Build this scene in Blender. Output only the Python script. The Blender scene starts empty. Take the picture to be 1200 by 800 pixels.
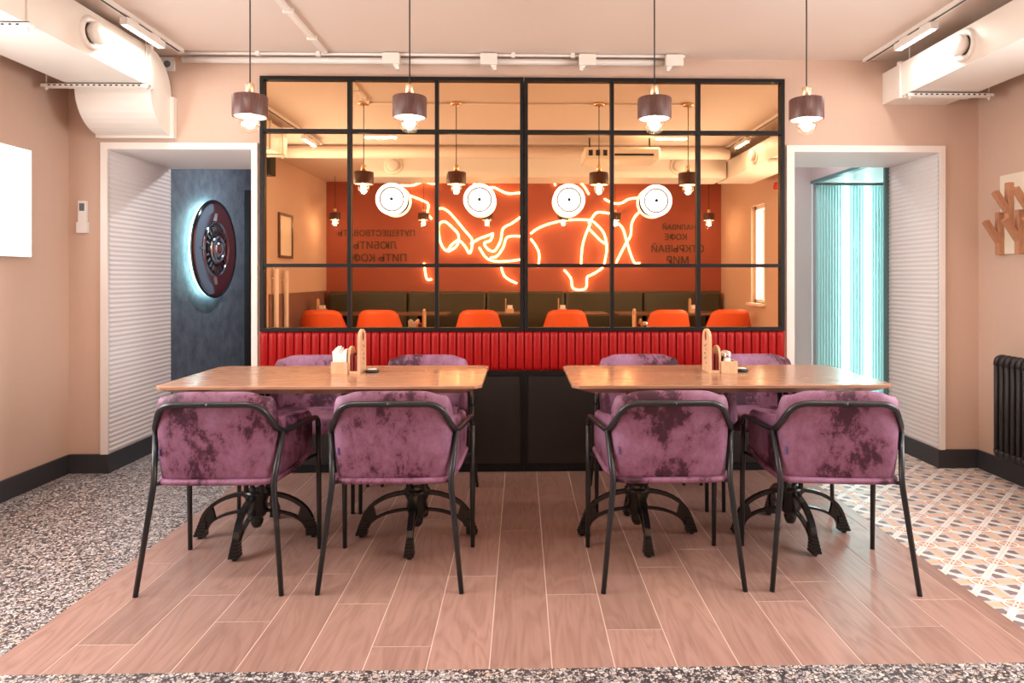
import bpy, bmesh, math, random
from mathutils import Vector, Matrix
random.seed(7)
PI = math.pi
C = bpy.context.scene.collection
scene = bpy.context.scene

# ------------------------------------------------------------------ camera, world, light, exposure
YAW = math.atan(0.0215)
cam_d = bpy.data.cameras.new('camera')
cam = bpy.data.objects.new('camera', cam_d); C.objects.link(cam)
cam.location = (0, 0, 1.22)
cam.rotation_euler = (PI/2, 0, -YAW)
cam_d.sensor_fit = 'HORIZONTAL'; cam_d.sensor_width = 36; cam_d.lens = 24.0
cam_d.shift_x = -28/1200; cam_d.shift_y = -75/1200
cam_d.clip_start = 0.02
scene.camera = cam

world = bpy.data.worlds.new('world'); scene.world = world
world.use_nodes = True
bg = world.node_tree.nodes['Background']
bg.inputs[0].default_value = (0.80, 0.90, 1.0, 1); bg.inputs[1].default_value = 1.5

vs = scene.view_settings
vs.view_transform = 'Standard'; vs.look = 'None'; vs.gamma = 1.0; vs.use_curve_mapping = False
vs.exposure = 0.17

def area_light(name, loc, rot, sx, sy, power, col=(1, 1, 1), parent=None):
    d = bpy.data.lights.new(name, 'AREA'); d.shape = 'RECTANGLE'; d.size = sx; d.size_y = sy
    d.energy = power; d.color = col
    o = bpy.data.objects.new(name, d); C.objects.link(o)
    o.location = loc; o.rotation_euler = rot
    if parent: o.parent = parent
    return o
def point_light(name, loc, power, col, r=0.03, parent=None):
    d = bpy.data.lights.new(name, 'POINT'); d.energy = power; d.color = col; d.shadow_soft_size = r
    o = bpy.data.objects.new(name, d); C.objects.link(o); o.location = loc
    if parent: o.parent = parent
    return o
# daylight outside the slim window and the two unseen windows added for it
DAY = (1.0, 0.97, 0.93)
area_light('added_daylight_left', (-3.10, 2.12, 1.55), (0, -PI/2, 0), 1.3, 1.75, 105, DAY)
area_light('added_daylight_right', (3.21, 2.12, 1.55), (0, PI/2, 0), 1.3, 1.75, 90, DAY)
area_light('daylight_slim', (3.21, 0.18, 1.51), (0, PI/2, 0), 1.2, 0.48, 28, DAY)

# ------------------------------------------------------------------ mesh helpers
class MB:
    def __init__(s): s.v = []; s.f = []; s.sm = []
    def add(s, vs_, fs, smooth=False):
        o = len(s.v); s.v += [tuple(v) for v in vs_]
        for f in fs: s.f.append(tuple(i+o for i in f)); s.sm.append(smooth)
        return s
    def box(s, x0, x1, y0, y1, z0, z1):
        v = [(x, y, z) for z in (z0, z1) for y in (y0, y1) for x in (x0, x1)]
        return s.add(v, [(0,2,3,1), (4,5,7,6), (0,1,5,4), (2,6,7,3), (0,4,6,2), (1,3,7,5)])
    def cbox(s, x0, x1, y0, y1, z0, z1, c):
        """box whose top edges are chamfered by c"""
        v = [(x0,y0,z0),(x1,y0,z0),(x1,y1,z0),(x0,y1,z0),(x0,y0,z1-c),(x1,y0,z1-c),(x1,y1,z1-c),(x0,y1,z1-c),
             (x0+c,y0+c,z1),(x1-c,y0+c,z1),(x1-c,y1-c,z1),(x0+c,y1-c,z1)]
        return s.add(v, [(3,2,1,0),(8,9,10,11)]+[(i,(i+1)%4,4+(i+1)%4,4+i) for i in range(4)]+[(4+i,4+(i+1)%4,8+(i+1)%4,8+i) for i in range(4)])
    def tube(s, path, r, n=10, cap=True):
        P = [Vector(p) for p in path]; m = len(P)
        rs = r if isinstance(r, (list, tuple)) else [r]*m
        T = []
        for i in range(m):
            a = P[max(i-1, 0)]; b = P[min(i+1, m-1)]; T.append((b-a).normalized())
        up = Vector((0,0,1)) if abs(T[0].z) < .9 else Vector((1,0,0))
        N = (up - T[0]*up.dot(T[0])).normalized()
        vs_ = []
        for i in range(m):
            N = (N - T[i]*N.dot(T[i]))
            N = N.normalized() if N.length > 1e-6 else T[i].orthogonal().normalized()
            Bn = T[i].cross(N)
            for k in range(n):
                a = 2*PI*k/n; vs_.append(P[i] + (N*math.cos(a) + Bn*math.sin(a))*rs[i])
        fs = [(i*n+k, i*n+(k+1)%n, (i+1)*n+(k+1)%n, (i+1)*n+k) for i in range(m-1) for k in range(n)]
        s.add(vs_, fs, True)
        if cap:
            o = len(s.v) - m*n
            s.f.append(tuple(o+k for k in reversed(range(n)))); s.sm.append(False)
            s.f.append(tuple(o+(m-1)*n+k for k in range(n))); s.sm.append(False)
        return s
    def lathe(s, prof, n=24, o=(0,0,0), axis='z', smooth=True, cap=True):
        vs_ = []
        for r, h in prof:
            for k in range(n):
                a = 2*PI*k/n; x, y = r*math.cos(a), r*math.sin(a)
                p = {'z': (x, y, h), 'y': (x, h, y), 'x': (h, x, y)}[axis]
                vs_.append((p[0]+o[0], p[1]+o[1], p[2]+o[2]))
        m = len(prof)
        s.add(vs_, [(i*n+k, i*n+(k+1)%n, (i+1)*n+(k+1)%n, (i+1)*n+k) for i in range(m-1) for k in range(n)], smooth)
        if cap:
            b = len(s.v) - m*n
            if prof[0][0] > 1e-5: s.f.append(tuple(b+k for k in reversed(range(n)))); s.sm.append(False)
            if prof[-1][0] > 1e-5: s.f.append(tuple(b+(m-1)*n+k for k in range(n))); s.sm.append(False)
        return s
    def prism(s, poly, a0, a1, axis='y', smooth=False):
        """2D polygon extruded along an axis; poly coords are the two other axes in xyz order"""
        n = len(poly)
        def pt(p, a):
            return {'x': (a, p[0], p[1]), 'y': (p[0], a, p[1]), 'z': (p[0], p[1], a)}[axis]
        vs_ = [pt(p, a0) for p in poly] + [pt(p, a1) for p in poly]
        s.add(vs_, [tuple(reversed(range(n))), tuple(range(n, 2*n))])
        return s.add(vs_, [(i, (i+1)%n, n+(i+1)%n, n+i) for i in range(n)], smooth)
    def mesh(s, name, mat):
        me = bpy.data.meshes.new(name); me.from_pydata(s.v, [], s.f)
        if mat: me.materials.append(mat)
        me.polygons.foreach_set('use_smooth', s.sm)
        bm = bmesh.new(); bm.from_mesh(me); bmesh.ops.recalc_face_normals(bm, faces=bm.faces); bm.to_mesh(me); bm.free()
        me.update(); return me
    def build(s, name, mat, parent=None, loc=None):
        return link(name, s.mesh(name, mat), parent, loc)
def link(name, me, parent=None, loc=None, rz=0):
    o = bpy.data.objects.new(name, me); C.objects.link(o)
    if parent: o.parent = parent
    if loc: o.location = loc
    if rz: o.rotation_euler = (0, 0, rz)
    return o
def bevel(o, w, seg=2):
    m = o.modifiers.new('bevel', 'BEVEL'); m.width = w; m.segments = seg; m.limit_method = 'ANGLE'; m.angle_limit = math.radians(40)
    return o
def tag(o, label, cat, group=None):
    o['label'] = label; o['category'] = cat
    if group: o['group'] = group
    return o
def thing(name, label, cat, loc=(0,0,0), rz=0, group=None):
    o = bpy.data.objects.new(name, None); C.objects.link(o)
    o.empty_display_size = .1; o.location = loc; o.rotation_euler = (0, 0, rz)
    return tag(o, label, cat, group)
def struct(name, mb, mat, parent=None):
    o = mb.build(name, mat, parent)
    if not parent: o['kind'] = 'structure'
    return o
def dup(root, loc, rz, label):
    r = root.copy(); C.objects.link(r); r.location = loc; r.rotation_euler = (0, 0, rz); r['label'] = label
    for ch in list(root.children):
        c = ch.copy(); C.objects.link(c); c.parent = r
        for g in list(ch.children):
            d = g.copy(); C.objects.link(d); d.parent = c
    return r
def fillet(pts, r, k=6):
    P = [Vector(p) for p in pts]; out = [P[0]]
    for i in range(1, len(P)-1):
        a, b, c = P[i-1], P[i], P[i+1]
        ri = r[i] if isinstance(r, (list, tuple)) else r
        d1 = min(ri, (a-b).length*.49); d2 = min(ri, (c-b).length*.49)
        p0 = b + (a-b).normalized()*d1; p2 = b + (c-b).normalized()*d2
        for j in range(k+1):
            t = j/k; out.append(p0*(1-t)**2 + b*2*t*(1-t) + p2*t*t)
    out.append(P[-1]); return out
def mirx(path): return [(-p[0], p[1], p[2]) for p in path]

# ------------------------------------------------------------------ materials
def mat(name, col, rough=.5, metal=0., emit=None, estr=0., sheen=0., coat=0., spec=None):
    m = bpy.data.materials.new(name); m.use_nodes = True
    p = m.node_tree.nodes['Principled BSDF']
    p.inputs['Base Color'].default_value = (*col, 1); p.inputs['Roughness'].default_value = rough
    p.inputs['Metallic'].default_value = metal
    if emit: p.inputs['Emission Color'].default_value = (*emit, 1); p.inputs['Emission Strength'].default_value = estr
    if sheen: p.inputs['Sheen Weight'].default_value = sheen; p.inputs['Sheen Roughness'].default_value = .4
    if coat: p.inputs['Coat Weight'].default_value = coat; p.inputs['Coat Roughness'].default_value = .1
    if spec is not None: p.inputs['Specular IOR Level'].default_value = spec
    return m
class NT:
    def __init__(s, m): s.t = m.node_tree; s.p = s.t.nodes['Principled BSDF']
    def n(s, typ, **kw):
        nd = s.t.nodes.new(typ)
        for k, v in kw.items(): setattr(nd, k, v)
        return nd
    def l(s, a, b): s.t.links.new(a, b)
    def math(s, op, a, b=None, c=None):
        nd = s.n('ShaderNodeMath', operation=op)
        for i, x in enumerate((a, b, c)):
            if x is None: continue
            if isinstance(x, (int, float)): nd.inputs[i].default_value = x
            else: s.l(x, nd.inputs[i])
        return nd.outputs[0]
    def mix(s, f, a, b):
        nd = s.n('ShaderNodeMix', data_type='RGBA')
        for i, x in ((0, f), (6, a), (7, b)):
            if isinstance(x, (int, float)): nd.inputs[i].default_value = x
            elif isinstance(x, tuple): nd.inputs[i].default_value = (*x, 1)
            else: s.l(x, nd.inputs[i])
        return nd.outputs[2]
    def pos(s): return s.n('ShaderNodeNewGeometry').outputs['Position']
    def obj(s): return s.n('ShaderNodeTexCoord').outputs['Object']
    def rand(s): return s.n('ShaderNodeObjectInfo').outputs['Random']
    def mapping(s, vec, scale=(1,1,1), loc=(0,0,0), rot=(0,0,0)):
        nd = s.n('ShaderNodeMapping'); s.l(vec, nd.inputs[0])
        nd.inputs['Scale'].default_value = scale; nd.inputs['Location'].default_value = loc; nd.inputs['Rotation'].default_value = rot
        return nd.outputs[0]
    def noise(s, vec, scale, detail=4, rough=.5, dist=0):
        nd = s.n('ShaderNodeTexNoise'); s.l(vec, nd.inputs['Vector'])
        nd.inputs['Scale'].default_value = scale; nd.inputs['Detail'].default_value = detail
        nd.inputs['Roughness'].default_value = rough; nd.inputs['Distortion'].default_value = dist
        return nd.outputs['Fac']
    def ramp(s, f, stops):
        nd = s.n('ShaderNodeValToRGB'); s.l(f, nd.inputs[0]); e = nd.color_ramp.elements
        while len(e) < len(stops): e.new(.5)
        for i, (p, c) in enumerate(stops): e[i].position = p; e[i].color = (*c, 1)
        return nd.outputs[0]
    def bump(s, h, strength=.2, dist=.01):
        nd = s.n('ShaderNodeBump'); s.l(h, nd.inputs['Height'])
        nd.inputs['Strength'].default_value = strength; nd.inputs['Distance'].default_value = dist
        s.l(nd.outputs[0], s.p.inputs['Normal'])
    def color(s, c): s.l(c, s.p.inputs['Base Color'])

def wallpaper(name, a, b):
    m = mat(name, a, .75); t = NT(m); p = t.pos()
    fine = t.noise(t.mapping(p, (220, 220, 6)), 1, 2)
    grid = t.noise(t.mapping(p, (6, 6, 220)), 1, 2)
    f = t.math('MULTIPLY', t.math('ADD', fine, grid), .5)
    t.color(t.mix(f, a, b)); t.bump(f, .12, .002)
    return m
M = {}
M['wall'] = wallpaper('peach_wallpaper', (.60, .425, .335), (.66, .48, .385))
M['ceiling'] = mat('ceiling_paint', (.80, .68, .61), .8)
M['white'] = mat('white_paint', (.86, .83, .80), .45)
M['duct'] = mat('duct_paint', (.84, .78, .72), .4)
M['trim'] = mat('door_trim', (.86, .80, .76), .45)
M['rib'] = mat('ribbed_panel', (.84, .79, .78), .5)
M['base'] = mat('skirting_dark', (.035, .036, .042), .5)
M['black'] = mat('black_steel', (.007, .007, .008), .5, spec=.25)
M['panel'] = mat('black_panel', (.016, .013, .013), .45)
M['tube'] = mat('black_tube', (.014, .017, .020), .33)
M['iron'] = mat('black_iron', (.010, .012, .012), .22)
M['cord'] = mat('cord', (.01, .01, .01), .6)
M['brass'] = mat('brass', (.88, .64, .42), .38, 1)
M['chrome'] = mat('chrome', (.75, .77, .80), .07, 1)
M['red_vinyl'] = mat('red_vinyl', (.36, .004, .004), .42, spec=.3)
M['redwall'] = mat('brick_red_paint', (.38, .098, .060), .7)
M['wains'] = mat('mauve_wainscot', (.22, .11, .09), .6)
M['lettering'] = mat('dark_lettering', (.10, .055, .030), .7)
M['orange'] = mat('orange_shell', (.80, .11, .02), .5)
M['sofa'] = mat('green_black_leather', (.060, .055, .032), .4)
M['dark_wood'] = mat('dark_table', (.12, .06, .035), .4)
M['bulb'] = mat('bulb_glow', (1, .9, .75), .3, emit=(1, .84, .66), estr=24)
M['shade_in'] = mat('shade_lining', (.9, .87, .83), .5)
M['disc'] = mat('lamp_disc', (1, .95, .85), .4, emit=(1, .92, .80), estr=2.4)
M['groove'] = mat('lamp_groove', (.10, .07, .05), .6)
M['neon'] = mat('neon', (1, .8, .5), .4, emit=(1, .74, .44), estr=11)
M['led'] = mat('led', (1, 1, 1), .4, emit=(1, .96, .92), estr=12)
M['halo'] = mat('halo', (1, 1, 1), .4, emit=(.55, .93, .92), estr=9)
M['cyan_led'] = mat('cyan_led', (1, 1, 1), .4, emit=(.72, 1, 1), estr=10)
M['teal'] = mat('teal_flutes', (.50, .84, .85), .35)
M['teal_frame'] = mat('teal_frame', (.10, .20, .22), .4)
M['lav'] = mat('corridor_paint', (.66, .56, .56), .7)
M['lightbox'] = mat('lightbox_face', (1, 1, 1), .4, emit=(.95, 1, .98), estr=2.6)
M['print_green'] = mat('print_green', (.5, .75, .65), .6, emit=(.7, .95, .85), estr=1.2)
M['print_pink'] = mat('print_pink', (.85, .5, .5), .6, emit=(1, .8, .8), estr=1.0)
M['plastic'] = mat('white_plastic', (.85, .83, .83), .35)
M['grey_screen'] = mat('grey_screen', (.15, .16, .17), .2)
M['paper'] = mat('napkin_paper', (.88, .86, .86), .9)
M['redcard'] = mat('dark_red_card', (.20, .012, .01), .6)
M['puck'] = mat('black_puck', (.015, .015, .018), .3)
M['radiator'] = mat('radiator_black', (.022, .02, .022), .5)
M['hookboard'] = mat('cream_board', (.85, .76, .62), .5)
M['ac'] = mat('ac_cream', (.82, .76, .66), .4)
M['fire'] = mat('red_plastic', (.5, .02, .02), .3)
M['bluegrey'] = mat('blue_grey_paint', (.22, .28, .36), .7)
M['maroon'] = mat('maroon_paint', (.11, .012, .02), .7)
M['grout'] = mat('grout', (.78, .64, .58), .8)
M['glass_dark'] = mat('dark_void', (.02, .02, .022), .6)
M['tag'] = mat('blue_tag', (.12, .10, .30), .6)

# amber mirror
m = mat('bronze_mirror', (.93, .62, .36), .015, 1); M['mirror'] = m
# clear bulb glass / window glass: straight-through with a little gloss
def pane_glass(name, gl=.08, tint=(1, 1, 1)):
    m = bpy.data.materials.new(name); m.use_nodes = True; nt = m.node_tree; nt.nodes.remove(nt.nodes['Principled BSDF'])
    tr = nt.nodes.new('ShaderNodeBsdfTransparent'); tr.inputs[0].default_value = (*tint, 1)
    g = nt.nodes.new('ShaderNodeBsdfGlossy'); g.inputs['Roughness'].default_value = .03
    mx = nt.nodes.new('ShaderNodeMixShader'); mx.inputs[0].default_value = gl
    nt.links.new(tr.outputs[0], mx.inputs[1]); nt.links.new(g.outputs[0], mx.inputs[2])
    nt.links.new(mx.outputs[0], nt.nodes['Material Output'].inputs[0]); return m
M['glass'] = pane_glass('window_glass'); M['bulb_glass'] = pane_glass('bulb_glass', .16, (1, .97, .92))

def wood(name, a, b, c, axis, rough=.35, sc=1.0, coat=0., perobj=True, amount=1.0):
    m = mat(name, a, rough, coat=coat); t = NT(m); p = t.pos()
    if perobj:
        off = t.n('ShaderNodeCombineXYZ'); r = t.rand()
        t.l(t.math('MULTIPLY', r, 37.), off.inputs[0]); t.l(t.math('MULTIPLY', r, 53.), off.inputs[1]); t.l(t.math('MULTIPLY', r, 11.), off.inputs[2])
        ad = t.n('ShaderNodeVectorMath', operation='ADD'); t.l(p, ad.inputs[0]); t.l(off.outputs[0], ad.inputs[1]); p = ad.outputs[0]
    s1 = [7*sc]*3; s1[axis] = 1.1*sc
    s2 = [90*sc]*3; s2[axis] = 4*sc
    n1 = t.noise(t.mapping(p, tuple(s1)), 1, 3, .5, .9)
    rings = t.math('FRACT', t.math('MULTIPLY', n1, 9.))
    rings = t.math('ABSOLUTE', t.math('SUBTRACT', rings, .5))
    n2 = t.noise(t.mapping(p, tuple(s2)), 1, 3, .6)
    f = t.math('ADD', t.math('MULTIPLY', rings, .75), t.math('MULTIPLY', n2, .65))
    col = t.ramp(f, [(.15, b), (.5, a), (.9, c)])
    if perobj:
        v = t.math('ADD', t.math('MULTIPLY', t.rand(), .22), .89)
        vm = t.n('ShaderNodeVectorMath', operation='SCALE'); t.l(col, vm.inputs[0]); t.l(v, vm.inputs['Scale']); col = vm.outputs[0]
    t.color(col)
    if axis != 0: t.bump(n2, .06, .002)
    return m
M['plank'] = wood('plank_tile', (.385, .232, .192), (.295, .168, .137), (.445, .278, .235), 1, .32)
M['table'] = wood('oak_table', (.40, .213, .132), (.32, .162, .096), (.47, .262, .168), 0, .25, coat=.25)
M['holder'] = wood('birch_ply', (.66, .40, .24), (.58, .33, .19), (.72, .46, .29), 2, .5, 2)
M['hook'] = wood('beech_hook', (.56, .27, .15), (.47, .21, .11), (.62, .32, .19), 2, .5, 2)
M['walnut'] = wood('walnut_shade', (.10, .042, .036), (.06, .024, .022), (.15, .068, .056), 2, .45, 2.5)

def velvet():
    m = mat('plum_velvet', (.3, .1, .2), .55, sheen=.04); t = NT(m)
    m.node_tree.nodes['Principled BSDF'].inputs['Sheen Tint'].default_value = (1, .75, .95, 1)
    off = t.n('ShaderNodeCombineXYZ'); r = t.rand()
    t.l(t.math('MULTIPLY', r, 41.), off.inputs[0]); t.l(t.math('MULTIPLY', r, 17.), off.inputs[1])
    ad = t.n('ShaderNodeVectorMath', operation='ADD'); t.l(t.pos(), ad.inputs[0]); t.l(off.outputs[0], ad.inputs[1]); p = ad.outputs[0]
    big = t.noise(p, 4.2, 2, .5)
    med = t.noise(t.mapping(p, (1, 1, .75)), 22, 8, .78, .25)
    f = t.math('ADD', t.math('MULTIPLY', big, .75), t.math('MULTIPLY', med, .75))
    col = t.ramp(f, [(.64, (.042, .006, .022)), (.685, (.115, .030, .072)), (.715, (.20, .075, .135)), (.95, (.32, .155, .275))])
    t.color(col)
    t.bump(t.noise(p, 260, 2), .15, .001)
    return m
M['velvet'] = velvet()

def terrazzo():
    m = mat('terrazzo', (.2, .2, .2), .35); t = NT(m); p = t.pos()
    def layer(scale, thr, off):
        v = t.n('ShaderNodeTexVoronoi', feature='F1'); t.l(t.mapping(p, (1, 1, 0), off), v.inputs['Vector']); v.inputs['Scale'].default_value = scale
        e = t.n('ShaderNodeTexVoronoi', feature='DISTANCE_TO_EDGE'); t.l(t.mapping(p, (1, 1, 0), off), e.inputs['Vector']); e.inputs['Scale'].default_value = scale
        sep = t.n('ShaderNodeSeparateColor'); t.l(v.outputs['Color'], sep.inputs[0])
        on = t.math('MULTIPLY', t.math('GREATER_THAN', e.outputs[0], .10), t.math('GREATER_THAN', sep.outputs[0], thr))
        return on, sep
    on1, s1 = layer(72, .50, (0, 0, 0))
    on2, s2 = layer(125, .46, (3.3, 1.7, 0))
    chip = lambda s: t.ramp(s.outputs[1], [(.0, (.26, .23, .24)), (.35, (.52, .48, .48)), (.72, (.72, .69, .68)), (.95, (.60, .45, .36)), (1., (.5, .33, .22))])
    col = t.mix(on2, (.055, .050, .056), chip(s2))
    col = t.mix(on1, col, chip(s1))
    t.color(col); return m
M['terrazzo'] = terrazzo()

def hydraulic():
    """encaustic tile: diagonal white bands, blossoms on the corners, peach lens shapes between"""
    m = mat('encaustic_tile', (.8, .7, .6), .4); t = NT(m); p = t.pos()
    q = t.mapping(p, (1/.19, 1/.19, 1), (-1.85/.19, -3.08/.19, 0))
    sx = t.n('ShaderNodeSeparateXYZ'); t.l(q, sx.inputs[0])
    fold = lambda o: t.math('ABSOLUTE', t.math('SUBTRACT', t.math('FRACT', t.math('ADD', o, .5)), .5))   # 0 at blossom, .5 at crossing
    x, y = fold(sx.outputs[0]), fold(sx.outputs[1])
    hi = t.math('MAXIMUM', x, y); lo = t.math('MINIMUM', x, y)
    dif = t.math('SUBTRACT', hi, lo)
    r = t.math('SQRT', t.math('ADD', t.math('MULTIPLY', x, x), t.math('MULTIPLY', y, y)))
    cream = (.88, .83, .79)
    col = t.mix(t.math('GREATER_THAN', lo, .10), (.76, .53, .38), (.58, .60, .65))          # peach heart, blue-grey shoulder
    col = t.mix(t.math('MULTIPLY', t.math('GREATER_THAN', lo, .16), t.math('GREATER_THAN', hi, .395)), col, (.25, .185, .185))   # brown blocks by the crossings
    ring = t.math('MULTIPLY', t.math('GREATER_THAN', r, .25), t.math('LESS_THAN', r, .285))
    col = t.mix(t.math('MULTIPLY', ring, t.math('GREATER_THAN', dif, .13)), col, (.74, .28, .14))
    col = t.mix(t.math('LESS_THAN', r, .24), col, cream)
    col = t.mix(t.math('LESS_THAN', dif, .10), col, cream)
    col = t.mix(t.math('MULTIPLY', t.math('LESS_THAN', dif, .012), t.math('GREATER_THAN', r, .22)), col, (.78, .66, .60))
    pet = t.math('MULTIPLY', t.math('LESS_THAN', r, .15), t.math('GREATER_THAN', t.math('ABSOLUTE', t.math('SUBTRACT', dif, .05)), .025))
    col = t.mix(pet, col, (.62, .25, .13))
    col = t.mix(t.math('LESS_THAN', r, .035), col, cream)
    ring2 = t.math('MULTIPLY', t.math('GREATER_THAN', r, .16), t.math('LESS_THAN', r, .185))
    col = t.mix(t.math('MULTIPLY', ring2, t.math('GREATER_THAN', dif, .04)), col, (.35, .26, .22))
    t.color(col); return m
M['tile'] = hydraulic()

def plaster():
    m = mat('slate_plaster', (.07, .09, .12), .6); t = NT(m); p = t.pos()
    f = t.noise(p, 9, 5, .6); t.color(t.ramp(f, [(.3, (.085, .105, .135)), (.7, (.17, .205, .25))]))
    t.bump(t.noise(p, 60, 3, .6), .5, .006); return m
M['slate'] = plaster()

# ------------------------------------------------------------------ the room shell
XL, XR, YB, YF, ZC = -2.83, 2.94, 4.33, -1.37, 2.61
WL, WR, WF, WB = -1.676, 1.744, 2.13, 4.31          # wood inlay bounds
L0, L1, R0, R1, DT = -2.58, -1.69, 1.74, 2.68, 2.02  # door openings
# floors
fb = MB()
for b in ((XL-.15, WL, WF, YB), (XL-.15, XR+.15, YF-.15, WF), (-2.75, -.6, YB, 7.0)): fb.box(b[0], b[1], b[2], b[3], -.06, 0)
floor = struct('floor', fb, M['terrazzo'])
wf = struct('floor_wood', MB().box(WL, WR, WF, YB, -.06, -.0015), M['grout'])
starts = {-9: 2.95, -8: 2.30, -7: 2.65, -6: 2.444, -5: 2.83, -4: 2.568, -3: 2.268, -2: 2.793, -1: 3.287, 0: 2.627, 1: 2.361, 2: 2.867, 3: 3.05, 4: 2.555, 5: 2.716, 6: 2.36, 7: 2.555, 8: 2.95}
G = .0019
for k in range(-9, 9):
    x0 = .097 + .197*k; x1 = min(x0+.197, WR)
    if x1 - x0 < .02: continue
    cuts = [WF] + [c for c in (starts[k]-1.17, starts[k], starts[k]+1.17, starts[k]+2.34) if WF+.03 < c < WB-.03] + [YB]
    for a, b in zip(cuts, cuts[1:]):
        MB().cbox(x0+G, x1-G, a+(G if a > WF else 0), b-G, -.012, 0, .0008).build('plank', M['plank'], wf)
tf = struct('floor_tiles', MB().box(WR, XR+.15, WF, YB, -.06, -.001).box(1.2, 4.2, YB, 6.4, -.06, -.001), M['grout'])
tx0, ty0, TS = 1.85, 3.08, .19
shared = MB().cbox(-TS/2+.0004, TS/2-.0004, -TS/2+.0004, TS/2-.0004, -.012, 0, .0004).mesh('tile', M['tile'])
for i in range(-1, 9):
    for j in range(-6, 18):
        cx, cy = tx0+TS*(i+.5), ty0+TS*(j+.5)
        ax, bx, ay, by = cx-TS/2, cx+TS/2, cy-TS/2, cy+TS/2
        xmax = XR+.1 if cy < YB else 3.4
        if bx <= WR+.01 or ax >= xmax or by <= WF+.01: continue
        if ax >= WR and ay >= WF: link('tile', shared, tf, (cx, cy, 0))
        else: MB().box(max(ax, WR)+.0004, bx-.0004, max(ay, WF)+.0004, by-.0004, -.012, 0).build('tile', M['tile'], tf)

struct('ceiling', MB().box(XL-.15, XR+.15, YF-.15, YB+.12, ZC, ZC+.1), M['ceiling'])
WY0, WY1, WZ0, WZ1 = 1.25, 3.0, .9, 2.2
def wall_x(name, x0, x1, holes, m):
    b = MB(); ys = [YF-.15]
    for (a, c, z0, z1) in sorted(holes):
        b.box(x0, x1, ys[-1], a, 0, ZC); b.box(x0, x1, a, c, 0, z0); b.box(x0, x1, a, c, z1, ZC); ys.append(c)
    b.box(x0, x1, ys[-1], YB+.12, 0, ZC)
    return struct(name, b, m)
wall_x('wall_left', XL-.15, XL, [(WY0, WY1, WZ0, WZ1)], M['wall'])
wall_x('wall_right', XR, XR+.15, [(WY0, WY1, WZ0, WZ1), (-.06, .42, .90, 2.12)], M['wall'])
wb = MB()
wb.box(XL, L0-.0, YB, YB+.12, 0, ZC).box(L0, L1, YB, YB+.12, DT, ZC).box(L1, R0, YB, YB+.12, 0, ZC).box(R0, R1, YB, YB+.12, DT, ZC).box(R1, XR, YB, YB+.12, 0, ZC)
struct('wall_back', wb, M['wall'])
struct('wall_front', MB().box(XL-.15, XR+.15, YF-.15, YF, 0, ZC), M['redwall'])
struct('trim_wainscot', MB().box(XL, XL+.015, YF, .90, 0, 1.03), M['wains'])
def window(n, xw, sgn, y0, y1, z0, z1):
    o = bpy.data.objects.new('window_%d' % n, None); C.objects.link(o); o['kind'] = 'structure'
    xa, xb = sorted((xw, xw+sgn*.13)); xm = xw+sgn*.08
    f = MB(); w = .045
    for a, b, c, d in ((y0, y0+w, z0, z1), (y1-w, y1, z0, z1), (y0, y1, z0, z0+w), (y0, y1, z1-w, z1)): f.box(xm-.03, xm+.03, a, b, c, d)
    if y1-y0 > 1: f.box(xm-.03, xm+.03, (y0+y1)/2-w/2, (y0+y1)/2+w/2, z0, z1)
    f.build('window_frame', M['white'], o)
    MB().box(xm-.004, xm+.004, y0+w, y1-w, z0+w, z1-w).build('pane', M['glass'], o)
    s0, s1 = sorted((xw-sgn*.06, xm-sgn*.03))
    MB().box(s0, s1, y0-.03, y1+.03, z0-.03, z0).build('window_sill', M['white'], o)
window(1, XL, -1, WY0, WY1, WZ0, WZ1); window(2, XR, 1, WY0, WY1, WZ0, WZ1); window(3, XR, 1, -.06, .42, .90, 2.12)  # the two wide windows are unseen, added to let daylight in

# skirting
struct('baseboard_left', MB().box(XL, XL+.018, .9, YB, 0, .115), M['base'])
struct('baseboard_right', MB().box(XR-.018, XR, YF, YB, 0, .115), M['base'])
struct('baseboard_back', MB().box(XL+.018, L0+.012, YB-.022, YB, 0, .117).box(R1-.012, XR-.018, YB-.022, YB, 0, .117), M['base'])

# door surrounds and ribbed reveals
def corrug_x(x, y0, y1, z0, z1, sgn, pitch=.03, amp=.0055):
    """horizontal ribs on a jamb facing sgn*x"""
    b = MB(); n = int((z1-z0)/pitch); prof = []
    for i in range(n):
        for k in range(4): prof.append((x+sgn*amp*(1-abs(math.cos(PI*k/4))), z0+(i+k/4)*pitch))
    prof.append((x, z1)); m_ = len(prof)
    b.add([(a, y0, z) for a, z in prof]+[(a, y1, z) for a, z in prof], [(i, i+1, m_+i+1, m_+i) for i in range(m_-1)], True)
    return b
def soffit(x0, x1, y0, y1, z, pitch=.03, amp=.0055):
    b = MB(); n = int((y1-y0)/pitch); prof = []
    for i in range(n):
        for k in range(4): prof.append((y0+(i+k/4)*pitch, z-amp*(1-abs(math.cos(PI*k/4)))))
    prof.append((y1, z)); m_ = len(prof)
    b.add([(x0, y, zz) for y, zz in prof]+[(x1, y, zz) for y, zz in prof], [(i, i+1, m_+i+1, m_+i) for i in range(m_-1)], True)
    return b
def surround(n, x0, x1, wl, wr):
    b = MB()
    b.box(x0-wl, x0, YB-.02, YB+.01, .117, DT+.042); b.box(x1, x1+wr, YB-.02, YB+.01, .117, DT+.042); b.box(x0, x1, YB-.02, YB+.01, DT, DT+.042)
    return struct('trim_%d' % n, b, M['trim'])
YLJ, YRJ = 5.08, 4.92
t1 = surround(1, L0, L1, .042, .038); t2 = surround(2, R0, R1, .05, .034)
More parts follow.
